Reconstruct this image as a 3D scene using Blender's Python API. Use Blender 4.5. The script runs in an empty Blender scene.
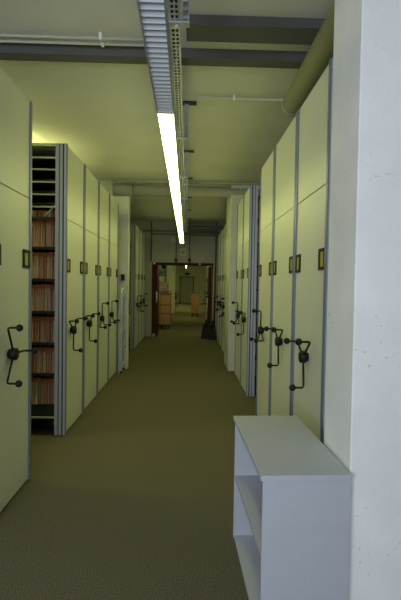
import bpy, math, random
from mathutils import Vector, Matrix
random.seed(7)
scene = bpy.context.scene
COL = scene.collection
sin, cos, PI = math.sin, math.cos, math.pi

# ------------------------------------------------------------------ camera
CAM_H, FPX = 1.5, 470.0
YAW, PITCH, ROLL = 0.0288, -0.0325, 0.0156
FWD = Vector((sin(YAW) * cos(PITCH), cos(YAW) * cos(PITCH), sin(PITCH)))
R0 = Vector((cos(YAW), -sin(YAW), 0)); U0 = R0.cross(FWD)
RIGHT = R0 * cos(ROLL) + U0 * sin(ROLL); UP = U0 * cos(ROLL) - R0 * sin(ROLL)
CAM_P = Vector((0, 0, CAM_H))
cd = bpy.data.cameras.new('camera'); cam = bpy.data.objects.new('camera', cd); COL.objects.link(cam)
M4 = Matrix((RIGHT, UP, -FWD)).transposed().to_4x4(); M4.translation = CAM_P
cam.matrix_world = M4
cd.sensor_fit = 'VERTICAL'; cd.sensor_height = 36; cd.lens = FPX / 600 * 36
cd.clip_start = 0.05; cd.clip_end = 200
scene.camera = cam

def pix(x, y, ax, v):
    """photo pixel -> point where its ray meets the plane <axis> = v"""
    d = FWD + RIGHT * ((x - 200.5) / FPX) - UP * ((y - 300) / FPX)
    i = 'XYZ'.index(ax)
    return CAM_P + d * ((v - CAM_P[i]) / d[i])

# ------------------------------------------------------------------ world, light, exposure
w = bpy.data.worlds.new('world'); scene.world = w; w.use_nodes = True
w.node_tree.nodes['Background'].inputs[0].default_value = (0.62, 0.78, 1.0, 1)
w.node_tree.nodes['Background'].inputs[1].default_value = 1.0
scene.view_settings.view_transform = 'Standard'; scene.view_settings.look = 'None'
scene.view_settings.exposure = 0.0; scene.view_settings.gamma = 1.0
scene.view_settings.use_curve_mapping = False
WINDOW = dict(x0=-2.5, x1=0.1, z0=0.95, z1=2.5, y=-2.0)
ld = bpy.data.lights.new('window_daylight', 'AREA'); ld.shape = 'RECTANGLE'
ld.size = 2.5; ld.size_y = 1.5; ld.energy = 120; ld.color = (0.80, 0.88, 1.0)
lo = bpy.data.objects.new('window_daylight', ld); COL.objects.link(lo)
lo.location = (-1.2, -1.92, 1.72); lo.rotation_euler = (PI / 2, 0, 0)
LAMP_COL, LAMP_STR = (0.95, 1.0, 0.34), 12.5

# ------------------------------------------------------------------ materials
def mat(name, col, rough=0.6, metal=0.0, var=0.0, scale=8.0, bump=0.0, bscale=60.0, emit=None, estr=0.0, spec=0.5, col2=None, stretch=None, detail=4.0):
    m = bpy.data.materials.new(name); m.use_nodes = True
    nt = m.node_tree; b = nt.nodes['Principled BSDF']
    b.inputs['Base Color'].default_value = (*col, 1); b.inputs['Roughness'].default_value = rough
    b.inputs['Metallic'].default_value = metal; b.inputs['Specular IOR Level'].default_value = spec
    if var or bump:
        tc = nt.nodes.new('ShaderNodeTexCoord'); mp = nt.nodes.new('ShaderNodeMapping')
        nt.links.new(tc.outputs['Object'], mp.inputs[0])
        if stretch: mp.inputs['Scale'].default_value = stretch
    if var:
        n = nt.nodes.new('ShaderNodeTexNoise'); n.inputs['Scale'].default_value = scale; n.inputs['Detail'].default_value = detail
        r = nt.nodes.new('ShaderNodeValToRGB')
        c2 = col2 or tuple(max(0, c * (1 - var)) for c in col); c1 = col if col2 else tuple(min(1, c * (1 + var)) for c in col)
        r.color_ramp.elements[0].color = (*c2, 1); r.color_ramp.elements[1].color = (*c1, 1)
        r.color_ramp.elements[0].position = .3; r.color_ramp.elements[1].position = .7
        nt.links.new(mp.outputs[0], n.inputs['Vector']); nt.links.new(n.outputs['Fac'], r.inputs[0]); nt.links.new(r.outputs[0], b.inputs['Base Color'])
    if bump:
        n2 = nt.nodes.new('ShaderNodeTexNoise'); n2.inputs['Scale'].default_value = bscale; n2.inputs['Detail'].default_value = 5
        bp = nt.nodes.new('ShaderNodeBump'); bp.inputs['Strength'].default_value = bump; bp.inputs['Distance'].default_value = 0.01
        nt.links.new(mp.outputs[0], n2.inputs['Vector']); nt.links.new(n2.outputs['Fac'], bp.inputs['Height']); nt.links.new(bp.outputs[0], b.inputs['Normal'])
    if emit:
        b.inputs['Emission Color'].default_value = (*emit, 1); b.inputs['Emission Strength'].default_value = estr
    return m

def concrete(name, col):
    """painted concrete: fine relief, dark pits scattered in patches, a few scrapes"""
    m = mat(name, col, rough=.85, var=.06, scale=3.0, bump=.25, bscale=35, spec=.2)
    nt = m.node_tree; b = nt.nodes['Principled BSDF']
    src = b.inputs['Base Color'].links[0].from_socket; mp = next(n for n in nt.nodes if n.type == 'MAPPING')
    v = nt.nodes.new('ShaderNodeTexNoise'); v.inputs['Scale'].default_value = 45; v.inputs['Detail'].default_value = 3
    r1 = nt.nodes.new('ShaderNodeValToRGB'); r1.color_ramp.elements[0].position = .66; r1.color_ramp.elements[1].position = .72
    p = nt.nodes.new('ShaderNodeTexNoise'); p.inputs['Scale'].default_value = 3.2
    r2 = nt.nodes.new('ShaderNodeValToRGB'); r2.color_ramp.elements[0].position = .52; r2.color_ramp.elements[1].position = .62
    mul = nt.nodes.new('ShaderNodeMath'); mul.operation = 'MULTIPLY'
    mx = nt.nodes.new('ShaderNodeMixRGB'); mx.inputs[2].default_value = (.52, .52, .50, 1)
    for t in (v, p): nt.links.new(mp.outputs[0], t.inputs['Vector'])
    nt.links.new(v.outputs['Fac'], r1.inputs[0]); nt.links.new(p.outputs['Fac'], r2.inputs[0])
    nt.links.new(r1.outputs[0], mul.inputs[0]); nt.links.new(r2.outputs[0], mul.inputs[1])
    nt.links.new(mul.outputs[0], mx.inputs[0]); nt.links.new(src, mx.inputs[1]); nt.links.new(mx.outputs[0], b.inputs['Base Color'])
    return m

MT = {
 'carpet': mat('carpet', (.225, .198, .128), rough=1, var=1, scale=150, bump=.2, bscale=500, spec=.05, col2=(.050, .044, .028), detail=8),
 'ceiling': mat('ceiling_paint', (.66, .65, .59), rough=.95, var=.05, scale=2, bump=.12, bscale=90, spec=.1),
 'wall': mat('wall_paint', (.47, .465, .39), rough=.9, var=.04, scale=3, bump=.1, bscale=80, spec=.15),
 'concrete': concrete('painted_concrete', (.88, .88, .86)),
 'pillar': mat('pillar_paint', (.60, .60, .53), rough=.8, var=.06, scale=4, bump=.15, bscale=50, spec=.2),
 'panel': mat('cream_panel', (.67, .675, .58), rough=.42, var=.02, scale=2.0, bump=.02, bscale=300, spec=.4),
 'panel_edge': mat('panel_edge', (.62, .62, .50), rough=.5),
 'alu': mat('anodised_aluminium', (.46, .49, .56), rough=.36, metal=.2, var=.03, scale=3, stretch=(40, 40, 1)),
 'trim': mat('blue_grey_trim', (.20, .235, .32), rough=.4, metal=.2),
 'seal': mat('dark_rubber_seal', (.03, .033, .045), rough=.7),
 'steel': mat('galvanised_steel', (.56, .58, .60), rough=.38, metal=.55, var=.10, scale=30),
 'shelf': mat('dark_shelf_metal', (.018, .019, .026), rough=.6, metal=.1),
 'rail': mat('shelf_rail', (.55, .55, .50), rough=.4, metal=.2),
 'body': mat('shelf_body', (.30, .30, .30), rough=.7),
 'black': mat('black_plastic', (.007, .007, .007), rough=.55, spec=.3),
 'blackmetal': mat('black_metal', (.009, .009, .009), rough=.5, spec=.3),
 'card': mat('yellow_card', (.46, .39, .04), rough=.6, var=.15, scale=60),
 'frame_b': mat('dark_brown_frame', (.010, .009, .008), rough=.55, spec=.3),
 'lampwhite': mat('lamp_enamel', (.80, .80, .78), rough=.35),
 'louvre': mat('louvre_enamel', (.80, .83, .90), rough=.45),
 
 'grey_lam': mat('grey_laminate', (.48, .50, .55), rough=.5, var=.02, scale=20, bump=.02, bscale=400),
 'grey_edge': mat('grey_edge_band', (.52, .53, .53), rough=.5),
 'duct': mat('pipe_lagging', (.29, .288, .255), rough=.7, var=.08, scale=6, bump=.1, bscale=60),
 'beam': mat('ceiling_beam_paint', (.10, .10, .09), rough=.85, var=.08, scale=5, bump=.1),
 'pipe_dark': mat('dark_pipe_paint', (.20, .20, .17), rough=.6),
 'conduit': mat('plastic_conduit', (.50, .51, .48), rough=.5),
 'maroon': mat('maroon_door_paint', (.06, .014, .010), rough=.6, spec=.2, var=.1, scale=6),
 'navy': mat('navy_door_paint', (.02, .022, .032), rough=.5),
 'wood': mat('varnished_wood', (.38, .19, .05), rough=.45, var=.2, scale=4, stretch=(6, 6, 1), bump=.05),
 'wood_dark': mat('dark_wood_edge', (.14, .05, .025), rough=.45, var=.2, scale=5),
 'handle_wood': mat('ash_handle', (.62, .50, .27), rough=.5, var=.1, scale=6),
 'red': mat('red_paint', (.22, .012, .012), rough=.35),
 'white': mat('white_plastic', (.80, .80, .78), rough=.45),
 'door': mat('door_green_grey', (.30, .31, .24), rough=.6),
 'paper': mat('paper', (.70, .68, .62), rough=.9, var=.1, scale=30),
 'paper_pink': mat('pink_paper', (.60, .40, .40), rough=.9, var=.1, scale=30),
 'poster': mat('poster_print', (.60, .72, .74), rough=.5),
 'teal': mat('teal_print', (.16, .42, .46), rough=.6),
 'glass': None,
}
g = bpy.data.materials.new('window_glass'); g.use_nodes = True
gb = g.node_tree.nodes['Principled BSDF']; gb.inputs['Transmission Weight'].default_value = 1; gb.inputs['Roughness'].default_value = 0.0; gb.inputs['IOR'].default_value = 1.1
MT['glass'] = g
FOLD = [mat('folder_' + n, c, rough=.8, var=.15, scale=18, stretch=(1, 1, .15)) for n, c in
        (('red', (.50, .16, .12)), ('rose', (.64, .36, .31)), ('buff', (.72, .60, .46)), ('brown', (.36, .16, .12)), ('grey', (.62, .55, .53)), ('orange', (.46, .19, .075)), ('green', (.19, .22, .11)))]
TAB = mat('folder_tab', (.56, .17, .06), rough=.7, var=.3, scale=40)

# ------------------------------------------------------------------ mesh helpers
class MB:
    def __init__(s): s.v, s.f, s.sm = [], [], []
    def box(s, x0, x1, y0, y1, z0, z1):
        if x0 > x1: x0, x1 = x1, x0
        if y0 > y1: y0, y1 = y1, y0
        if z0 > z1: z0, z1 = z1, z0
        n = len(s.v)
        s.v += [(x, y, z) for z in (z0, z1) for y in (y0, y1) for x in (x0, x1)]
        for q in ((0, 2, 3, 1), (4, 5, 7, 6), (0, 1, 5, 4), (2, 6, 7, 3), (0, 4, 6, 2), (1, 3, 7, 5)):
            s.f.append(tuple(n + i for i in q)); s.sm.append(False)
        return s
    def hexa(s, p):                       # 8 points, bottom 4 then top 4, counter-clockwise
        n = len(s.v); s.v += [tuple(q) for q in p]
        for q in ((3, 2, 1, 0), (4, 5, 6, 7), (0, 1, 5, 4), (1, 2, 6, 5), (2, 3, 7, 6), (3, 0, 4, 7)):
            s.f.append(tuple(n + i for i in q)); s.sm.append(False)
        return s
    def tube(s, pts, r, seg=8, caps=True):
        pts = [Vector(p) for p in pts]; n0 = len(s.v); rr = r if isinstance(r, (list, tuple)) else [r] * len(pts)
        for i, p in enumerate(pts):
            a = pts[max(0, i - 1)]; b = pts[min(len(pts) - 1, i + 1)]
            t = (b - a).normalized()
            ref = Vector((0, 0, 1)) if abs(t.z) < .9 else Vector((0, 1, 0))
            u = t.cross(ref).normalized(); v = u.cross(t)
            if i and u.dot(pu) < -.3: u, v = -u, -v
            pu = u
            for k in range(seg):
                an = 2 * PI * k / seg; s.v.append(tuple(p + (u * cos(an) + v * sin(an)) * rr[i]))
        for i in range(len(pts) - 1):
            for k in range(seg):
                a = n0 + i * seg + k; b = n0 + i * seg + (k + 1) % seg
                s.f.append((a, b, b + seg, a + seg)); s.sm.append(True)
        if caps:
            s.f.append(tuple(n0 + k for k in range(seg))[::-1]); s.sm.append(False)
            e = n0 + (len(pts) - 1) * seg
            s.f.append(tuple(e + k for k in range(seg))); s.sm.append(False)
        return s
    def ball(s, c, r, seg=12, rings=7, sq=1.0):
        n = len(s.v); c = Vector(c)
        for i in range(1, rings):
            th = PI * i / rings
            for k in range(seg):
                a = 2 * PI * k / seg; s.v.append((c.x + r * sin(th) * cos(a), c.y + r * sin(th) * sin(a), c.z + r * sq * cos(th)))
        s.v += [(c.x, c.y, c.z + r * sq), (c.x, c.y, c.z - r * sq)]; t = len(s.v) - 2
        for i in range(rings - 2):
            for k in range(seg):
                a = n + i * seg + k; b = n + i * seg + (k + 1) % seg
                s.f.append((a, a + seg, b + seg, b)); s.sm.append(True)
        for k in range(seg):
            b = (k + 1) % seg; e = n + (rings - 2) * seg
            s.f.append((t, n + k, n + b)); s.sm.append(True)
            s.f.append((t + 1, e + b, e + k)); s.sm.append(True)
        return s
    def mesh(s, name, m, bevel=0):
        me = bpy.data.meshes.new(name); me.from_pydata(s.v, [], s.f)
        me.polygons.foreach_set('use_smooth', s.sm); me.materials.append(m); me.validate(); me.update()
        return me

def link(name, me, parent=None, loc=(0, 0, 0), rot=(0, 0, 0), bevel=0):
    o = bpy.data.objects.new(name, me); COL.objects.link(o); o.location = loc; o.rotation_euler = rot
    if parent: o.parent = parent
    if bevel:
        b = o.modifiers.new('bevel', 'BEVEL'); b.width = bevel; b.segments = 2; b.limit_method = 'ANGLE'
    return o
def add(name, mb, m, parent=None, loc=(0, 0, 0), rot=(0, 0, 0), bevel=0):
    return link(name, mb.mesh(name, m), parent, loc, rot, bevel)
def tag(o, label, cat, group=None):
    o['label'] = label; o['category'] = cat
    if group: o['group'] = group
    return o
def thing(name, label, cat, loc=(0, 0, 0), rotz=0, group=None):
    o = bpy.data.objects.new(name, None); COL.objects.link(o); o.location = loc; o.rotation_euler = (0, 0, rotz); o.empty_display_size = .1
    return tag(o, label, cat, group)
def struct(name, mb, m, label, cat, bevel=0):
    o = add(name, mb, m, bevel=bevel); o['kind'] = 'structure'; o['label'] = label; o['category'] = cat
    return o

# ------------------------------------------------------------------ the setting
ZC = 3.27                       # ceiling
XL, XR = -1.1767, 0.8245        # planes of the shelving end panels
ZT, ZS = 2.829, 2.118           # top of the panels, seam
YW = 13.4                       # partition with the double door
YE = 38.5                       # end wall
WL, WR, YB = -4.6, 4.2, -2.0
struct('floor', MB().box(WL, WR, YB, YE, -.1, 0), MT['carpet'], 'dark olive brown carpet running down the aisle', 'floor')
struct('ceiling', MB().box(WL, WR, YB, YE, ZC, ZC + .15), MT['ceiling'], 'painted concrete ceiling above the aisle', 'ceiling')
struct('wall_left', MB().box(WL - .15, WL, YB, YE, 0, ZC), MT['wall'], 'outer wall behind the shelving on the left', 'wall')
struct('wall_right', MB().box(WR, WR + .15, YB, YE, 0, ZC), MT['wall'], 'outer wall behind the shelving on the right', 'wall')
W = WINDOW
bk = MB().box(WL, W['x0'], YB - .15, YB, 0, ZC).box(W['x1'], WR, YB - .15, YB, 0, ZC).box(W['x0'], W['x1'], YB - .15, YB, 0, W['z0']).box(W['x0'], W['x1'], YB - .15, YB, W['z1'], ZC)
struct('wall_back', bk, MT['wall'], 'wall behind the viewer with a window', 'wall')
wf = MB()
for xa, xb in ((W['x0'], W['x0'] + .06), (-1.23, -1.17), (W['x1'] - .06, W['x1'])): wf.box(xa, xb, YB - .1, YB - .04, W['z0'], W['z1'])
wf.box(W['x0'], W['x1'], YB - .1, YB - .04, W['z0'], W['z0'] + .06).box(W['x0'], W['x1'], YB - .1, YB - .04, W['z1'] - .06, W['z1'])
win = struct('window_1', wf, MT['white'], 'window in the wall behind the viewer', 'window')
for xa, xb in ((W['x0'] + .06, -1.23), (-1.17, W['x1'] - .06)):
    add('pane', MB().box(xa, xb, YB - .075, YB - .065, W['z0'] + .06, W['z1'] - .06), MT['glass'], win)
# partition wall with the double doorway
DX0, DX1, DZ = -1.0, .81, 2.115
pw = MB().box(WL, DX0, YW, YW + .14, 0, ZC).box(DX1, WR, YW, YW + .14, 0, ZC).box(DX0, DX1, YW, YW + .14, DZ, ZC)
struct('wall_far', pw, MT['wall'], 'cream partition wall above and beside the double doorway', 'wall')
# end wall
struct('wall_end', MB().box(WL, WR, YE, YE + .15, 0, ZC), MT['wall'], 'far end wall of the corridor beyond the doorway', 'wall')

# near concrete pillar and the pair of pillars half way
struct('concrete_pillar', MB().box(.70, 1.5, 1.945, 2.33, 0, ZC), MT['concrete'], 'rough white painted concrete pillar beside the grey bookcase', 'pillar', bevel=.006)
struct('concrete_pillar', MB().box(-1.75, -1.035, 8.25, 8.47, 0, ZC), MT['pillar'], 'cream pillar on the left behind the aluminium ladder', 'pillar', bevel=.006)
struct('concrete_pillar', MB().box(.735, 1.4, 8.15, 9.05, 0, ZC), MT['pillar'], 'cream pillar on the right between the shelving groups', 'pillar', bevel=.006)

# ceiling beams
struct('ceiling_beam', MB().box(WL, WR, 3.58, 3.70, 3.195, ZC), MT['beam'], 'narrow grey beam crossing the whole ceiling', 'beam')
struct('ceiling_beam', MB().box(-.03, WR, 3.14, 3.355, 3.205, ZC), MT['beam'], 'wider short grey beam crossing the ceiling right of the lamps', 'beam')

# ------------------------------------------------------------------ mobile shelving
CACHE = {}
def cached(key, fn):
    if key not in CACHE: CACHE[key] = fn()
    return CACHE[key]

ARM_R, KNOB_OUT = .207, .105
def hub_mesh(s):
    mb = MB().tube([(0, 0, 0), (s * .02, 0, 0)], .030, 16).tube([(s * .012, 0, 0), (s * .018, 0, 0), (s * .052, 0, 0), (s * .057, 0, 0)], [.036, .040, .040, .034], 18)
    return mb.mesh('handwheel', MT['black'])
def arm_mesh(s):    # points along local +z, bent towards the aisle
    z = ARM_R
    return MB().tube([(s * .032, 0, .03), (s * .030, 0, z - .015), (s * .034, 0, z - .004), (s * .045, 0, z), (s * KNOB_OUT, 0, z)], .0075, 8).mesh('arm', MT['blackmetal'])
def knob_mesh(s):
    return MB().ball((s * KNOB_OUT, 0, ARM_R), .0235, 12, 8).mesh('knob', MT['black'])

def shelving_unit(X, s, y0, y1, hub_y, ang, label, group, open_side=False, labels=(.10, -.10), hub_z=1.022, height=ZT, detail=True, depth=2.6):
    L = y1 - y0 - .020
    t = thing('mobile_shelving_unit', label, 'shelving unit', (X, y0, 0), 0, group)
    def P(name, mb, m, **k): return add(name, mb, m, t, **k)
    key = (s, round(L, 3), height, open_side, depth)
    yb = .44 if open_side else .012
    def C(nm, fn, m, **k): return link(nm, cached((nm,) + key, lambda: fn().mesh(nm, m)), t, **k)
    C('carcass', lambda: MB().box(-s * .10, -s * depth, yb, L - .012, .10, height - .012), MT['body'])
    C('plinth', lambda: MB().box(-s * .03, -s * depth, .05 if not open_side else .35, L - .05, .005, .10), MT['seal'])
    C('lower_panel', lambda: MB().box(-s * .024, 0, .027, L - .027, .022, ZS - .003), MT['panel'], bevel=.002)
    C('upper_panel', lambda: MB().box(-s * .024, 0, .027, L - .027, ZS + .003, height), MT['panel'], bevel=.002)
    for q, yy in enumerate((0, L)):
        d = 1 if q == 0 else -1
        def prof(): return (MB().box(-s * .098, s * .003, yy + d * .008, yy + d * .026, .012, height)
                            .box(-s * .098, -s * .066, yy, yy + d * .009, .012, height).box(-s * .056, -s * .030, yy, yy + d * .009, .012, height).box(-s * .016, s * .003, yy, yy + d * .009, .012, height))
        ep = link('edge_profile', cached(('prof', q) + key, lambda: prof().mesh('edge_profile', MT['alu'])), t)
        link('corner_trim', cached(('ct', q) + key, lambda: MB().box(s * .003, s * .011, yy, yy + d * .034, .012, height).mesh('corner_trim', MT['trim'])), ep)
        link('seal_strip', cached(('seal', q) + key, lambda: MB().box(-s * .030, -s * .016, yy + d * .003, yy + d * .0085, .014, height - .002).box(-s * .064, -s * .058, yy + d * .003, yy + d * .0085, .014, height - .002).mesh('seal_strip', MT['seal'])), ep)
    # label holders near both edges
    for ly in labels:
        yy = ly if ly > 0 else L + ly
        fr = link('label_frame', cached(('lf', s), lambda: (MB().box(0, s * .010, -.062, .062, -.066, -.046).box(0, s * .010, -.062, .062, .046, .066)
                 .box(0, s * .010, -.068, -.038, -.066, .066).box(0, s * .010, .038, .068, -.066, .066)).mesh('label_frame', MT['frame_b'])), t, loc=(0, yy, 1.668))
        link('label_card', cached(('lc', s), lambda: MB().box(0, s * .005, -.038, .038, -.046, .046).mesh('label_card', MT['card'])), fr)
    # three-armed handwheel
    hub = link('handwheel', cached(('hub', s), lambda: hub_mesh(s)), t, loc=(0, hub_y - y0, hub_z))
    for k in range(3):
        a = math.radians(ang + 120 * k)
        link('arm', cached(('arm', s), lambda: arm_mesh(s)), hub, rot=(-a, 0, 0))
        link('knob', cached(('knob', s), lambda: knob_mesh(s)), hub, rot=(-a, 0, 0))
    return t

GL = 'mobile shelving on the left'; GR = 'mobile shelving on the right'; GFL = 'far mobile shelving on the left'; GFR = 'far mobile shelving on the right'
shelving_unit(XL, 1, 2.72, 3.581, 3.14, 92, 'cream mobile shelving unit at the left picture edge, nearest on the left', GL, labels=(.20, -.10))
L2 = shelving_unit(XL, 1, 4.57, 5.38, 4.79, 60, 'cream mobile shelving unit whose open side shows red file folders', GL, open_side=True)
shelving_unit(XL, 1, 5.38, 6.24, 5.57, 60, 'cream mobile shelving unit second along from the open file shelf', GL)
shelving_unit(XL, 1, 6.24, 7.09, 6.40, 0, 'cream mobile shelving unit third along from the open file shelf', GL)
shelving_unit(XL, 1, 7.09, 7.98, 7.22, 0, 'cream mobile shelving unit behind the aluminium ladder, last before left pillar', GL)
shelving_unit(XR, -1, 2.752, 3.593, 3.15, 66, 'cream mobile shelving unit on the right, nearest behind the grey bookcase', GR)
shelving_unit(XR, -1, 3.593, 4.525, 4.02, 64, 'cream mobile shelving unit second from the white concrete pillar on the right', GR)
shelving_unit(XR, -1, 4.525, 5.40, 5.0, 4, 'cream mobile shelving unit third on the right, before the dark narrow gap', GR)
R5 = shelving_unit(XR, -1, 6.24, 6.99, 6.52, 60, 'cream mobile shelving unit on the right just beyond the dark narrow gap', GR, open_side=True)
shelving_unit(XR, -1, 6.99, 7.85, 7.3, 0, 'cream mobile shelving unit on the right touching the right cream pillar', GR)
FLN = ('nearest', 'middle', 'farthest')
FL0 = None
for i, (ya, yb, a) in enumerate(((10.63, 11.45, 20), (11.45, 12.27, 60), (12.27, 13.09, 0))):
    u = shelving_unit(XL, 1, ya, yb, ya + .25, a, 'cream mobile shelving unit between left pillar and doorway, %s of three' % FLN[i], GFL, open_side=(i == 0))
    FL0 = FL0 or u
for i, a in enumerate((10, 60, 0, 45)):
    ya = 9.15 + .86 * i
    shelving_unit(XR, -1, ya, ya + .86, ya + .25, a, 'cream mobile shelving unit between right pillar and doorway, %s of four' % ('nearest', 'second', 'third', 'farthest')[i], GFR)

# shelves inside the open sides
def zpix(y): return pix(44, y, 'Y', 4.57).z
def shelves(unit, s, zs, rails, depth=.42, x_in=.10, x_out=2.6):
    for z in zs:
        e = .007 if z in rails else .014
        sh = add('shelf', MB().box(-s * x_in, -s * x_out, .03, depth, z - .006, z + .006), MT['shelf'], unit)
        add('shelf_edge', MB().box(-s * x_in, -s * x_out, .012, .030, z - e, z + e), MT['rail'] if z in rails else MT['shelf'], sh)
up_z = [zpix(v) for v in (157, 169, 181.5, 194, 206.5)]
rows = [(217.5, 208.5), (246, 219), (278.5, 251.5), (310, 284), (342, 316.5), (373, 348), (405.5, 379)]
row_z = [zpix(a) for a, b in rows]
shelf_z = [zpix(v) for v in (218, 248, 280, 312.5, 344, 375, 418)]
bright = set(up_z) | {shelf_z[-1]}
shelves(L2, 1, up_z + shelf_z, bright)
add('header', MB().box(-.10, -2.6, .008, .43, ZT - .025, ZT), MT['panel_edge'], L2)
add('base_front', MB().box(-.10, -2.6, .30, .32, .01, shelf_z[-1] - .02), MT['seal'], L2)
p0 = pix(57.5, 203, 'Y', 4.60); p1 = pix(41.5, 219, 'Y', 4.60)
dv = (p1 - p0)
add('brace', MB().tube([p0 - L2.location, p0 + dv * 1.0 - L2.location], .008, 8), MT['rail'], L2)
shelves(R5, -1, [.2 + .31 * k for k in range(9)], [])
shelves(FL0, 1, [.2 + .31 * k for k in range(9)], [])

# hanging file folders: every one its own object
ORD = ('short topmost', 'second', 'third', 'fourth', 'fifth', 'sixth', 'lowest')
def folder(x, y, z0, z1, th, m, label, group, tab=True, lean=0.0):
    H = z1 - z0; d = .30
    mb = MB().hexa([(-th / 2, 0, 0), (th / 2, 0, 0), (th / 2, d, 0), (-th / 2, d, 0),
                    (-th * .42 + lean, .006, H), (th * .42 + lean, .006, H), (th * .42 + lean, d, H), (-th * .42 + lean, d, H)])
    o = tag(add('file_folder', mb, m, loc=(x, y, z0)), label, 'folder', group)
    if tab:
        add('index_tab', MB().box(-th * .48 + lean, th * .40 + lean, -.006, .004, H - .038, H - .004), TAB, o)
        add('paper_filling', MB().box(-th * .2 + lean * .5, th * .2 + lean * .5, .0, .2, H * .02, H - .058), MT['paper_pink'], o)
    return o
for r, (yb_, yt_) in enumerate(rows):
    z0 = shelf_z[r] + .012 if r < 6 else zpix(405.5); z1 = zpix(yt_)
    z0 = max(z0, zpix(yb_))
    if r == 6: add('file_support', MB().box(-.10, -2.6, .034, .40, shelf_z[-1] + .006, z0 - .001), MT['shelf'], L2)
    else: z0 = shelf_z[r] + .0065
    x = XL - .112
    while x > XL - .62:
        th = random.uniform(.014, .034)
        folder(x - th / 2, 4.57 + .045 + random.uniform(0, .03), z0, z1 - random.uniform(0, .012), th * .84, random.choices(FOLD, (4, 5, 4.5, 3, 4, 2, .7))[0],
               'slim dull red or buff file folder in the %s row of the open shelf' % ORD[r], 'file folders in the %s row of the open shelf' % ORD[r], tab=r > 0, lean=random.uniform(-.001, .001))
        x -= th
for k in range(1, 8):
    z0 = .2 + .31 * k + .0065; x = XL - .112
    for j in range(4):
        th = random.uniform(.03, .045)
        folder(x - th / 2, 10.63 + .05, z0, z0 + .26, th * .93, random.choice(FOLD), 'dark red file folder in the slit beside the left pillar', 'file folders in the slit beside the left pillar', tab=False)
        x -= th

# ------------------------------------------------------------------ grey bookcase
bx0, bx1, by0, by1, bh = .3045, .6805, 1.895, 2.763, .725
bc = thing('bookcase', 'low light grey open bookcase standing against the white concrete pillar', 'bookcase', ((bx0 + bx1) / 2, (by0 + by1) / 2, 0), .030)
hx, hy = (bx1 - bx0) / 2, (by1 - by0) / 2
add('top_panel', MB().box(-hx - .006, hx, -hy - .006, hy + .006, bh - .022, bh), MT['grey_lam'], bc, bevel=.002)
for yy in (-hy, hy - .019): add('side_panel', MB().box(-hx + .004, hx - .002, yy, yy + .019, 0, bh - .022), MT['grey_lam'], bc, bevel=.001)
add('back_panel', MB().box(hx - .012, hx - .004, -hy + .019, hy - .019, .03, bh - .022), MT['grey_lam'], bc)
zs1 = pix(237, 476, 'Y', 2.73).z; zs2 = pix(233.5, 536, 'Y', 2.73).z
for z in (zs1, zs2): add('shelf', MB().box(-hx + .008, hx - .012, -hy + .019, hy - .019, z - .019, z), MT['grey_lam'], bc, bevel=.001)
add('plinth', MB().box(-hx + .02, -hx + .036, -hy + .019, hy - .019, 0, zs2 - .019), MT['grey_edge'], bc)

# ------------------------------------------------------------------ lamp row, rail and hangers
LX0, LX1, LZ = -.207, -.107, 2.60
LIT = [mat('lit_diffuser', (.9, .9, .8), emit=LAMP_COL, estr=LAMP_STR * k) for k in (1.0, 1.15, 1.0, .72, .58, .55)]   # farther lamps set weaker so the far end falls darker
def lamp(y0, y1, lit, label):
    L = y1 - y0; wd = LX1 - LX0
    t = thing('ceiling_lamp', label, 'lamp', (LX0, y0, LZ), 0, 'row of strip lamps')
    for ya in (0, L - .014): add('end_cap', MB().box(-.002, wd + .002, ya, ya + .014, -.008, .08), MT['panel_edge'], t)
    if lit:
        add('housing', MB().box(.004, wd - .004, .01, L - .01, .032, .12), MT['lampwhite'], t)
        add('diffuser', MB().box(.001, wd - .001, .014, L - .014, 0, .030), lit, t)
    else:
        add('housing', MB().box(.006, wd - .006, .01, L - .01, .07, .13), MT['lampwhite'], t)
        for xa in (-.006, wd): add('side_rail', MB().box(xa, xa + .006, 0, L, -.004, .085), MT['steel'], t)
        n = int(L / .049)
        sl = MB().hexa([(.0, -.022, .026), (wd, -.022, .026), (wd, .021, 0), (.0, .021, 0), (.0, -.022, .029), (wd, -.022, .029), (wd, .023, .003), (.0, .023, .003)]).mesh('louvre_blade', MT['louvre'])
        for k in range(1, n): link('louvre_blade', sl, t, loc=(0, L * k / n, 0))
        add('fluorescent_tube', MB().tube([(wd / 2, .03, .052), (wd / 2, L - .03, .052)], .013, 10), MT['white'], t)
    for ya in (.2, L - .2): add('hanger_wire', MB().tube([(wd - .01, ya, .09), (wd + .04, ya, 2.93 - LZ)], .003, 6), MT['steel'], t)
    return t
lamp(1.46, 3.05, None, 'unlit strip lamp with white louvre blades, nearest overhead')
ends = [3.05, 4.70, 6.37, 7.97, 9.56, 11.18, 12.68]
for i in range(6):
    lamp(ends[i], ends[i + 1], LIT[i], 'glowing fluorescent strip lamp, %s lit one down the aisle' % ('first', 'second', 'third', 'fourth', 'fifth', 'last')[i])
# perforated rail beside the lamps
ZR = 2.93
rail = thing('perforated_rail', 'slotted metal channel running beside the lamp row', 'rail', (-.118, 1.4, ZR))
RL = 11.6; rw = .055
pb = MB(); k = 0; y = 0.0
hole, pit = .030, .046
pb.box(0, .010, 0, RL, 0, .002).box(.026, .034, 0, RL, 0, .002).box(.048, rw, 0, RL, 0, .002)
while y < RL - .1:
    pb.box(.010, .026, y + hole, y + pit, 0, .002).box(.034, .048, y + hole, y + pit, 0, .002); y += pit
add('perforated_web', pb, MT['steel'], rail)
add('dark_backing', MB().box(.004, rw - .004, .02, RL - .02, .006, .022), MT['black'], rail)  # black strip added behind the slots so they read dark
for xa in (-.003, rw): add('side_flange', MB().box(xa, xa + .003, 0, RL, 0, .042), MT['steel'], rail)
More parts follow.
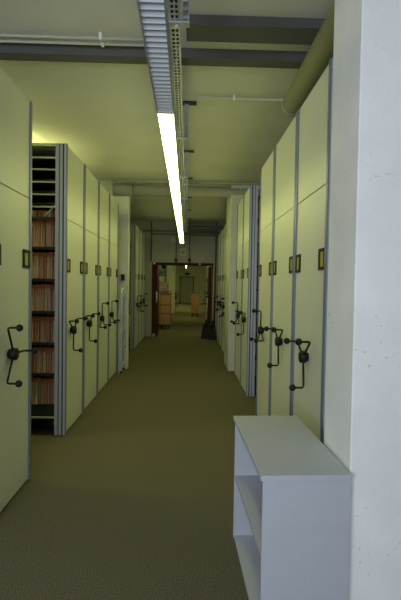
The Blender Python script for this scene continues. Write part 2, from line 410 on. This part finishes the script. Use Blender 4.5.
# hangers: slotted posts from the ceiling with a foot plate and a cantilever clamp
for i, yy in enumerate((2.62, 4.64, 6.3, 7.87, 9.6, 11.2, 12.7)):
    h = thing('rail_hanger', 'slotted steel ceiling hanger gripping the channel, %s down the aisle' % ('nearest', 'second', 'third', 'fourth', 'fifth', 'sixth', 'last')[i], 'bracket', (-.03, yy, ZC), 0, 'rail hangers')
    add('ceiling_plate', MB().box(-.04, .095, -.045, .045, -.010, 0), MT['blackmetal'] if i else MT['steel'], h)
    po = MB().box(-.020, -.014, -.02, .02, ZR - ZC - .01, -.01).box(.014, .020, -.02, .02, ZR - ZC - .01, -.01).box(-.014, .014, .014, .02, ZR - ZC - .01, -.01)
    z = -.04
    while z > ZR - ZC + .01:
        po.box(-.014, .014, -.02, -.014, z - .018, z); z -= .045
    add('post', po, MT['steel'], h)
    add('clamp', MB().box(-.105, .022, -.025, .025, ZR - ZC - .012, ZR - ZC - .003).box(-.105, -.099, -.025, .025, ZR - ZC - .012, ZR - ZC + .045), MT['steel'], h)
    add('bolt', MB().tube([(-.045, 0, ZR - ZC - .030), (-.045, 0, ZR - ZC - .003)], .009, 6), MT['steel'], h)
# junction hardware near the top edge of the picture
jb = thing('cable_coupler', 'shiny coupling plate bolted under the nearest end of the channel', 'coupler', (-.135, 1.95, ZR - .012))
add('plate', MB().box(0, .085, 0, .34, 0, .008), MT['steel'], jb, bevel=.002)
for j in range(3):
    add('bolt', MB().tube([(.028, .06 + .1 * j, -.012), (.028, .06 + .1 * j, 0)], .013, 6), MT['blackmetal'], jb)
    add('bolt', MB().tube([(.062, .06 + .1 * j, -.012), (.062, .06 + .1 * j, 0)], .009, 6), MT['blackmetal'], jb)
# lamps in the side aisle and beyond the doorway, including added unseen fill
def side_lamp(x, y0, y1, z, label, m):
    t = thing('strip_light', label, 'lamp', (x, y0, z))
    add('tube', MB().tube([(0, .02, -.03), (0, y1 - y0 - .02, -.03)], .018, 10), m, t)
    add('housing', MB().box(-.04, .04, 0, y1 - y0, 0, ZC - z), MT['lampwhite'], t)
    return t
MT['lit_side'] = mat('lit_tube_side', (.9, .9, .8), emit=LAMP_COL, estr=48)
MT['fill_aisle'] = mat('fill_tube_aisle', (.9, .9, .8), emit=LAMP_COL, estr=95)
MT['lit_far'] = mat('lit_tube_far', (.9, .9, .8), emit=LAMP_COL, estr=70)
side_lamp(-2.1, 5.6, 7.1, 3.2, 'lit strip light above the shelving left of the aisle', MT['lit_side'])
t = thing('strip_light', 'unseen fill light added over the open aisle of file folders', 'lamp', (-2.2, 4.08, 3.2))  # out-of-view lamp added to brighten the folders
add('tube', MB().tube([(-1.3, 0, -.03), (0, 0, -.03)], .016, 10), MT['fill_aisle'], t); add('housing', MB().box(-1.32, .02, -.04, .04, 0, ZC - 3.2), MT['lampwhite'], t)
side_lamp(-.08, 33.0, 35.0, 3.2, 'unseen fill light added on the ceiling before the far end wall', MT['lit_far'])  # added above the line of sight to brighten the end wall
side_lamp(-.08, 13.75, 15.1, 2.62, 'unseen fill light added just beyond the doorway, hidden by its header', MT['lit_far'])  # added out of sight to light the trolley front and passage
side_lamp(-.08, 20.0, 22.0, 2.62, 'unseen fill light added halfway down the passage beyond the doorway', MT['lit_far'])  # added out of sight to lift the dark passage
side_lamp(-.08, 26.5, 30.0, 2.62, 'lit strip light far beyond the doorway', MT['lit_far'])

# ------------------------------------------------------------------ pipes
def pipe(name, pts, r, m, label, seg=16, cat='pipe'):
    return tag(add(name, MB().tube(pts, r, seg), m), label, cat)
bp = thing('ceiling_pipe', 'thick capped pipe running along the ceiling above the right shelving', 'pipe', (.905, 1.0, 3.085))
add('pipe_run', MB().tube([(0, -2.9, 0), (0, 3.10, 0)], .10, 24), MT['duct'], bp)
add('end_cap', MB().tube([(0, 3.10, 0), (0, 3.13, 0), (0, 3.14, 0)], [.104, .104, .085], 24), MT['duct'], bp)
for yy in (1.75, 2.35, 2.95):
    add('pipe_strap', MB().box(.05, .11, yy, yy + .05, -.15, -.03).tube([(.08, yy - .03, -.12), (.08, yy + .08, -.12)], .02, 8), MT['steel'], bp)
cp = thing('ceiling_pipe', 'thick lagged pipe crossing the aisle between the two cream pillars', 'pipe', (0, 8.22, 3.115))
add('pipe_run', MB().tube([(-1.12, 0, 0), (4.1, 0, 0)], .092, 24), MT['duct'], cp)
add('collar', MB().tube([(-1.30, 0, .005), (-.96, 0, .005)], .108, 24), MT['duct'], cp)
pipe('conduit', [(-1.3, 8.0, 3.225), (4.1, 8.0, 3.225)], .022, MT['duct'], 'thin conduit above the thick pipe crossing the aisle', 10)
for i, (yy, zz) in enumerate(((3.41, 3.235), (3.49, 3.235))):
    c = thing('conduit', 'thin pale conduit left of the lamps, %s the grey beam' % ('further from' if i == 0 else 'closer to'), 'conduit', (-2.3, yy, zz))
    add('pipe_run', MB().tube([(-2.2, 0, 0), (2.08, 0, 0)], .010, 10), MT['conduit'], c)
    for xa in (-2.2 + 1.1, .65, 1.65): add('clip', MB().box(xa, xa + .02, -.016, .016, -.014, .035), MT['white'], c)
c = thing('conduit', 'thin pale conduit right of the lamps beyond the beams', 'conduit', (.05, 4.42, 3.235))
add('pipe_run', MB().tube([(0, 0, 0), (3.9, 0, 0)], .012, 10), MT['conduit'], c)
for xa in (.35, 1.2): add('clip', MB().box(xa, xa + .02, -.016, .016, -.014, .035), MT['white'], c)
for (za, r, x0, x1, yy, lab) in ((2.96, .022, -1.24, .80, 12.95, 'thin dark pipe in front of the partition wall'), (3.06, .055, -.1, 1.2, 13.0, 'upper thick pipe right of the lamps at the partition wall'), (2.90, .05, -.1, 1.2, 13.1, 'lower thick pipe right of the lamps at the partition wall'), (2.89, .022, -1.0, -.1, 13.1, 'lower thin pipe left of the lamps at the partition wall')):
    pipe('wall_pipe', [(x0, yy, za), (x1, yy, za)], r, MT['pipe_dark'], lab, 14)
for xx, lab in ((-1.03, 'vertical thin pipe at the left end of the partition wall'), (.80, 'vertical thin pipe at the right end of the partition wall')):
    pipe('wall_pipe', [(xx, YW - .03, DZ + .01), (xx, YW - .03, ZC)], .016, MT['beam'], lab, 8)
for xx, nm in ((-.325, 'left'), (.055, 'right')):
    t = thing('pull_cord', '%s hanging rod with a red ball above the doorway' % nm, 'rod', (xx, YW - .06, 2.2))
    add('rod', MB().tube([(0, 0, .02), (0, 0, ZC - 2.2)], .011, 8), MT['beam'], t)
    add('ball', MB().ball((0, 0, 0), .048, 12, 8), MT['red'], t)
    add('bracket', MB().box(-.03, .03, 0, .06, -.075, -.045), MT['frame_b'], t)
tag(add('wall_box', MB().box(-.47, -.37, YW - .07, YW, 2.70, 2.83).box(-.385, -.34, YW - .06, YW, 2.66, 2.76), MT['panel_edge']), 'small pale box high on the partition wall left of the lamps', 'box')
t = thing('wall_sign', 'faded square sign high on the partition wall between the red balls', 'sign', (-.13, YW - .012, 2.42))
add('sign_plate', MB().box(-.085, .085, 0, .012, -.11, .11), MT['panel_edge'], t); add('sign_print', MB().box(-.05, .05, -.003, 0, -.06, .03), MT['card'], t)

# ------------------------------------------------------------------ double doorway
df = struct('door_1', MB().box(DX0, DX0 + .13, YW - .02, YW + .16, 0, DZ).box(DX0 + .13, DX1 - .11, YW - .02, YW + .16, DZ - .075, DZ), MT['maroon'], 'dark double doorway with maroon leaves folded open', 'door')
add('jamb', MB().box(DX1 - .11, DX1, YW - .02, YW + .16, 0, DZ), MT['navy'], df)
lf = add('door_leaf', MB().box(-.92, -.85, YW + .16, YW + .98, .01, DZ - .09).box(-.87, -.845, YW - .03, YW + .16, .01, DZ - .075), MT['maroon'], df)
add('door_handle', MB().tube([(-.86, YW - .09, .98), (-.86, YW - .09, 1.28)], .017, 8).tube([(-.86, YW - .03, 1.02), (-.86, YW - .09, 1.02)], .009, 6).tube([(-.86, YW - .03, 1.24), (-.86, YW - .09, 1.24)], .009, 6), MT['white'], lf)
rf = add('door_leaf', MB().box(.62, .69, YW + .16, YW + 1.0, .01, DZ - .09), MT['maroon'], df)
add('door_handle', MB().tube([(.58, YW + .85, .98), (.58, YW + .85, 1.2)], .012, 8).tube([(.58, YW + .85, 1.0), (.62, YW + .85, 1.0)], .008, 6).tube([(.58, YW + .85, 1.18), (.62, YW + .85, 1.18)], .008, 6), MT['steel'], rf)
add('header_trim', MB().box(DX0 + .13, DX1 - .11, YW - .03, YW - .02, DZ - .06, DZ - .01), MT['maroon'], df)
for xx in (DX0 + .06, .35): add('door_magnet', MB().tube([(xx, YW - .035, DZ - .03), (xx, YW - .02, DZ - .03)], .028, 12), MT['white'], df)
add('door_stop', MB().ball((-.93, YW - .06, .05), .05, 12, 7), MT['steel'], df)

# ------------------------------------------------------------------ snow shovels at the right jamb
def shovel(x, y, lean, wd, label):
    t = thing('snow_shovel', label, 'shovel', (x, y, 0), 0, 'shovels by the doorway')
    hb, ht = wd, wd * .62
    mb = MB().hexa([(-hb / 2, -.05, 0), (hb / 2, -.05, 0), (hb / 2, -.035, 0), (-hb / 2, -.035, 0), (-ht / 2, .03, .40), (ht / 2, .03, .40), (ht / 2, .045, .40), (-ht / 2, .045, .40)])
    for sx in (-1, 1):
        mb.hexa([(sx * hb / 2 - .008, -.09, .03), (sx * hb / 2 + .008, -.09, .03), (sx * hb / 2 + .008, -.035, 0), (sx * hb / 2 - .008, -.035, 0), (sx * ht / 2 - .008, -.02, .40), (sx * ht / 2 + .008, -.02, .40), (sx * ht / 2 + .008, .045, .40), (sx * ht / 2 - .008, .045, .40)])
    b = add('blade', mb, MT['black'], t)
    for xx in (-.07, 0, .07): add('rib', MB().tube([(xx * 1.2, -.054, .02), (xx * .8, .022, .38)], .008, 6), MT['blackmetal'], b)
    add('socket', MB().tube([(0, .02, .30), (lean * .16, .05, .52)], .026, 10), MT['black'], t)
    return t
sv = shovel(.545, 13.06, 0, .27, 'black snow shovel leaning at the right of the doorway, farther from the jamb')
add('handle', MB().tube([(0, .05, .5), (.03, .13, 1.15)], .016, 8), MT['handle_wood'], sv)
add('grip', MB().tube([(-.04, .13, 1.16), (.10, .13, 1.16)], .016, 8), MT['black'], sv)
sv = shovel(.70, 12.86, .1, .25, 'black snow shovel with a long pale handle leaning on the right door jamb')
add('handle', MB().tube([(.01, .05, .5), (.055, .36, 2.10)], .022, 8), MT['handle_wood'], sv)
add('ferrule', MB().tube([(.024, .16, 1.02), (.027, .18, 1.14)], .026, 8), MT['wood_dark'], sv)

# ------------------------------------------------------------------ step ladder by the left pillar
la = thing('step_ladder', 'folded aluminium step ladder leaning beside the left cream pillar', 'ladder', (-1.085, 7.99, 0))
H = 1.34
for ya in (-.15, .18):
    add('rail', MB().box(-.012, .016, ya, ya + .026, 0, H), MT['alu'], la, bevel=.002)
    add('rear_rail', MB().box(-.050, -.028, ya + .03, ya + .05, 0, H - .05), MT['alu'], la)
    add('foot', MB().box(-.016, .020, ya - .004, ya + .03, 0, .035), MT['black'], la)
for k in range(4): add('tread', MB().box(-.02, .035, -.124, .18, .12 + .285 * k, .15 + .285 * k), MT['alu'], la)
hoop = [(.0, -.137, H - .02), (.0, -.137, H + .03), (.0, -.10, H + .065), (.0, .155, H + .065), (.0, .193, H + .03), (.0, .193, H - .02)]
add('hoop', MB().tube(hoop, .012, 8), MT['white'], la)
add('top_platform', MB().box(-.05, .03, -.12, .18, H - .09, H - .06), MT['alu'], la)
tag(add('switch_box', MB().box(-1.15, -1.09, 8.19, 8.25, 1.55, 1.66), MT['black']), 'small black box on the left cream pillar above the ladder', 'box')
tag(add('paper_notice', MB().box(-1.15, -1.10, 8.243, 8.249, 1.70, 1.80), MT['panel_edge']), 'small pale notice above the black box on the left pillar', 'notice')

# ------------------------------------------------------------------ beyond the doorway
struct('wall_passage_left', MB().box(-1.95, -1.8, YW + .14, YE, 0, ZC), MT['wall'], 'left wall of the passage beyond the doorway', 'wall')
struct('wall_passage_right', MB().box(1.9, 2.05, YW + .14, YE, 0, ZC), MT['wall'], 'right wall of the passage beyond the doorway', 'wall')
struct('partition_post', MB().box(-1.05, -.62, 24.0, 24.4, 0, ZC), MT['pillar'], 'pale post on the left beyond the doorway', 'pillar')
ed = struct('door_2', MB().box(-.62, -.55, YE - .06, YE, 0, 2.15).box(.47, .54, YE - .06, YE, 0, 2.15).box(-.55, .47, YE - .06, YE, 2.08, 2.15), MT['frame_b'], 'closed grey green door at the far end', 'door')
dl = add('door_leaf', MB().box(-.55, .47, YE - .04, YE - .005, .02, 2.08), MT['door'], ed)
add('door_handle', MB().tube([(.36, YE - .09, 1.05), (.24, YE - .09, 1.05)], .02, 8).tube([(.36, YE - .09, 1.05), (.36, YE - .04, 1.05)], .02, 8), MT['steel'], dl)
tag(add('exit_sign', MB().box(-.18, .18, YE - .06, YE - .005, 2.28, 2.46), MT['frame_b']), 'small dark box above the far grey green door', 'sign')
fe = thing('fire_extinguisher', 'red fire extinguisher on the far end wall left of the door', 'extinguisher', (-.95, YE - .12, .25))
add('cylinder', MB().tube([(0, 0, 0), (0, 0, .46), (0, 0, .53), (0, 0, .56)], [.10, .10, .06, .03], 14), MT['red'], fe)
add('valve', MB().tube([(0, 0, .56), (0, 0, .62)], .03, 8), MT['black'], fe)
add('hose', MB().tube([(.03, 0, .60), (.14, 0, .55), (.15, 0, .2)], .014, 6), MT['black'], fe)

def cart(x0, x1, y, dep, h, label, doors):
    t = thing('cabinet_trolley', label, 'trolley', ((x0 + x1) / 2, y, 0), 0, 'wooden trolleys beyond the doorway')
    a = (x1 - x0) / 2; zb = .16
    add('body', MB().box(-a, a, 0, dep, zb, h), MT['wood_dark'] if doors else MT['wood'], t)
    if doors:
        for z0, z1 in ((h - .34, h - .02), (h - .62, h - .37)): add('drawer', MB().box(-a + .012, a - .012, -.018, 0, z0, z1), MT['wood'], t)
        for xa, xb in ((-a + .012, -.055), (-.045, .045), (.055, a - .012)): add('door_slat', MB().box(xa, xb, -.016, 0, zb + .03, h - .65), MT['wood'], t)
        add('top_board', MB().box(-a - .01, a + .01, -.025, dep, h, h + .035), MT['wood_dark'], t)
    else:
        add('sloped_top', MB().hexa([(-a, -.01, h), (a, -.01, h), (a, dep, h), (-a, dep, h), (-a, -.01, h + .07), (a, -.01, h + .004), (a, dep, h + .004), (-a, dep, h + .07)]), MT['wood_dark'], t)
    add('underframe', MB().box(-a + .02, a - .02, .02, dep - .02, zb - .03, zb), MT['blackmetal'], t)
    for xx in (-a + .06, a - .06):
        for yy in (.07, dep - .07):
            add('caster', MB().tube([(xx - .018, yy, .05), (xx + .018, yy, .05)], .05, 12).box(xx - .01, xx + .01, yy - .02, yy + .02, .09, zb - .03), MT['black'], t)
    return t
cart(-.895, -.525, 15.4, .5, 1.17, 'tall brown wooden trolley with drawers inside the left of the doorway', True)
cart(.185, .565, 21.75, .6, 1.10, 'plain brown wooden trolley with slanting top, far right beyond the doorway', False)
# cabinet with stacks of paper on the left
cb = thing('low_cabinet', 'long pale cabinet behind the wooden trolley beyond the doorway', 'cabinet', (-1.2, 17.0, 0))
add('body', MB().box(-.5, .52, 0, 3.0, .06, 1.20), MT['panel_edge'], cb)
add('plinth', MB().box(-.48, .50, .03, 2.97, 0, .06), MT['seal'], cb)
add('cabinet_top', MB().box(-.52, .54, -.02, 3.02, 1.20, 1.235), MT['wood_dark'], cb)
for k in range(3): add('drawer', MB().box(-.48, .50, -.015, 0, .10 + .36 * k, .43 + .36 * k), MT['panel_edge'], cb)
for i, (x, yy, a, b, h, m, nm) in enumerate(((-1.16, 17.1, .26, .34, .22, 'paper', 'white'), (-.88, 17.05, .24, .32, .13, 'paper_pink', 'pink'), (-.90, 17.7, .22, .32, .36, 'paper', 'tall white'), (-1.18, 17.9, .26, .3, .42, 'paper', 'leftmost tall white'), (-.86, 18.6, .22, .3, .28, 'paper_pink', 'farthest pink'))):
    st = thing('paper_stack', '%s stack of paper on the pale cabinet beyond the doorway' % nm, 'paper', (x, yy, 1.235), 0, 'paper stacks beyond the doorway')
    z = 0
    while z < h - .02:
        dz = random.uniform(.025, .05); ox = random.uniform(-.012, .012)
        add('bundle', MB().box(-a / 2 + ox, a / 2 + ox, 0, b, z, min(h, z + dz)), MT[m] if random.random() < .7 else MT['paper'], st); z += dz
ps = thing('notice_board', 'pale blue notice board high on the left beyond the doorway', 'notice board', (-1.0, 18.8, 1.85))
add('board', MB().box(-.13, .13, 0, .03, 0, .50), MT['poster'], ps); add('teal_print', MB().box(-.10, .10, -.004, 0, .04, .20), MT['teal'], ps)
add('frame', MB().box(-.15, .15, -.006, .03, -.03, 0).box(-.15, .15, -.006, .03, .5, .53).box(-.15, -.13, -.006, .03, 0, .5).box(.13, .15, -.006, .03, 0, .5), MT['frame_b'], ps)
add('dark_disc', MB().tube([(.05, -.012, .36), (.05, 0, .36)], .09, 16), MT['frame_b'], ps)
add('stand', MB().tube([(0, .015, -.03), (0, .015, -.615)], .012, 8), MT['blackmetal'], ps)
# shelving beyond the doorway on the right
for i, (ya, a) in enumerate(((15.2, 30), (16.1, 0), (17.0, 60), (17.9, 10))):
    shelving_unit(.76, -1, ya, ya + .9, ya + .3, a, 'cream shelving unit beyond the doorway on the right, %s of four' % ('nearest', 'second', 'third', 'farthest')[i], 'shelving beyond the doorway', depth=1.05)
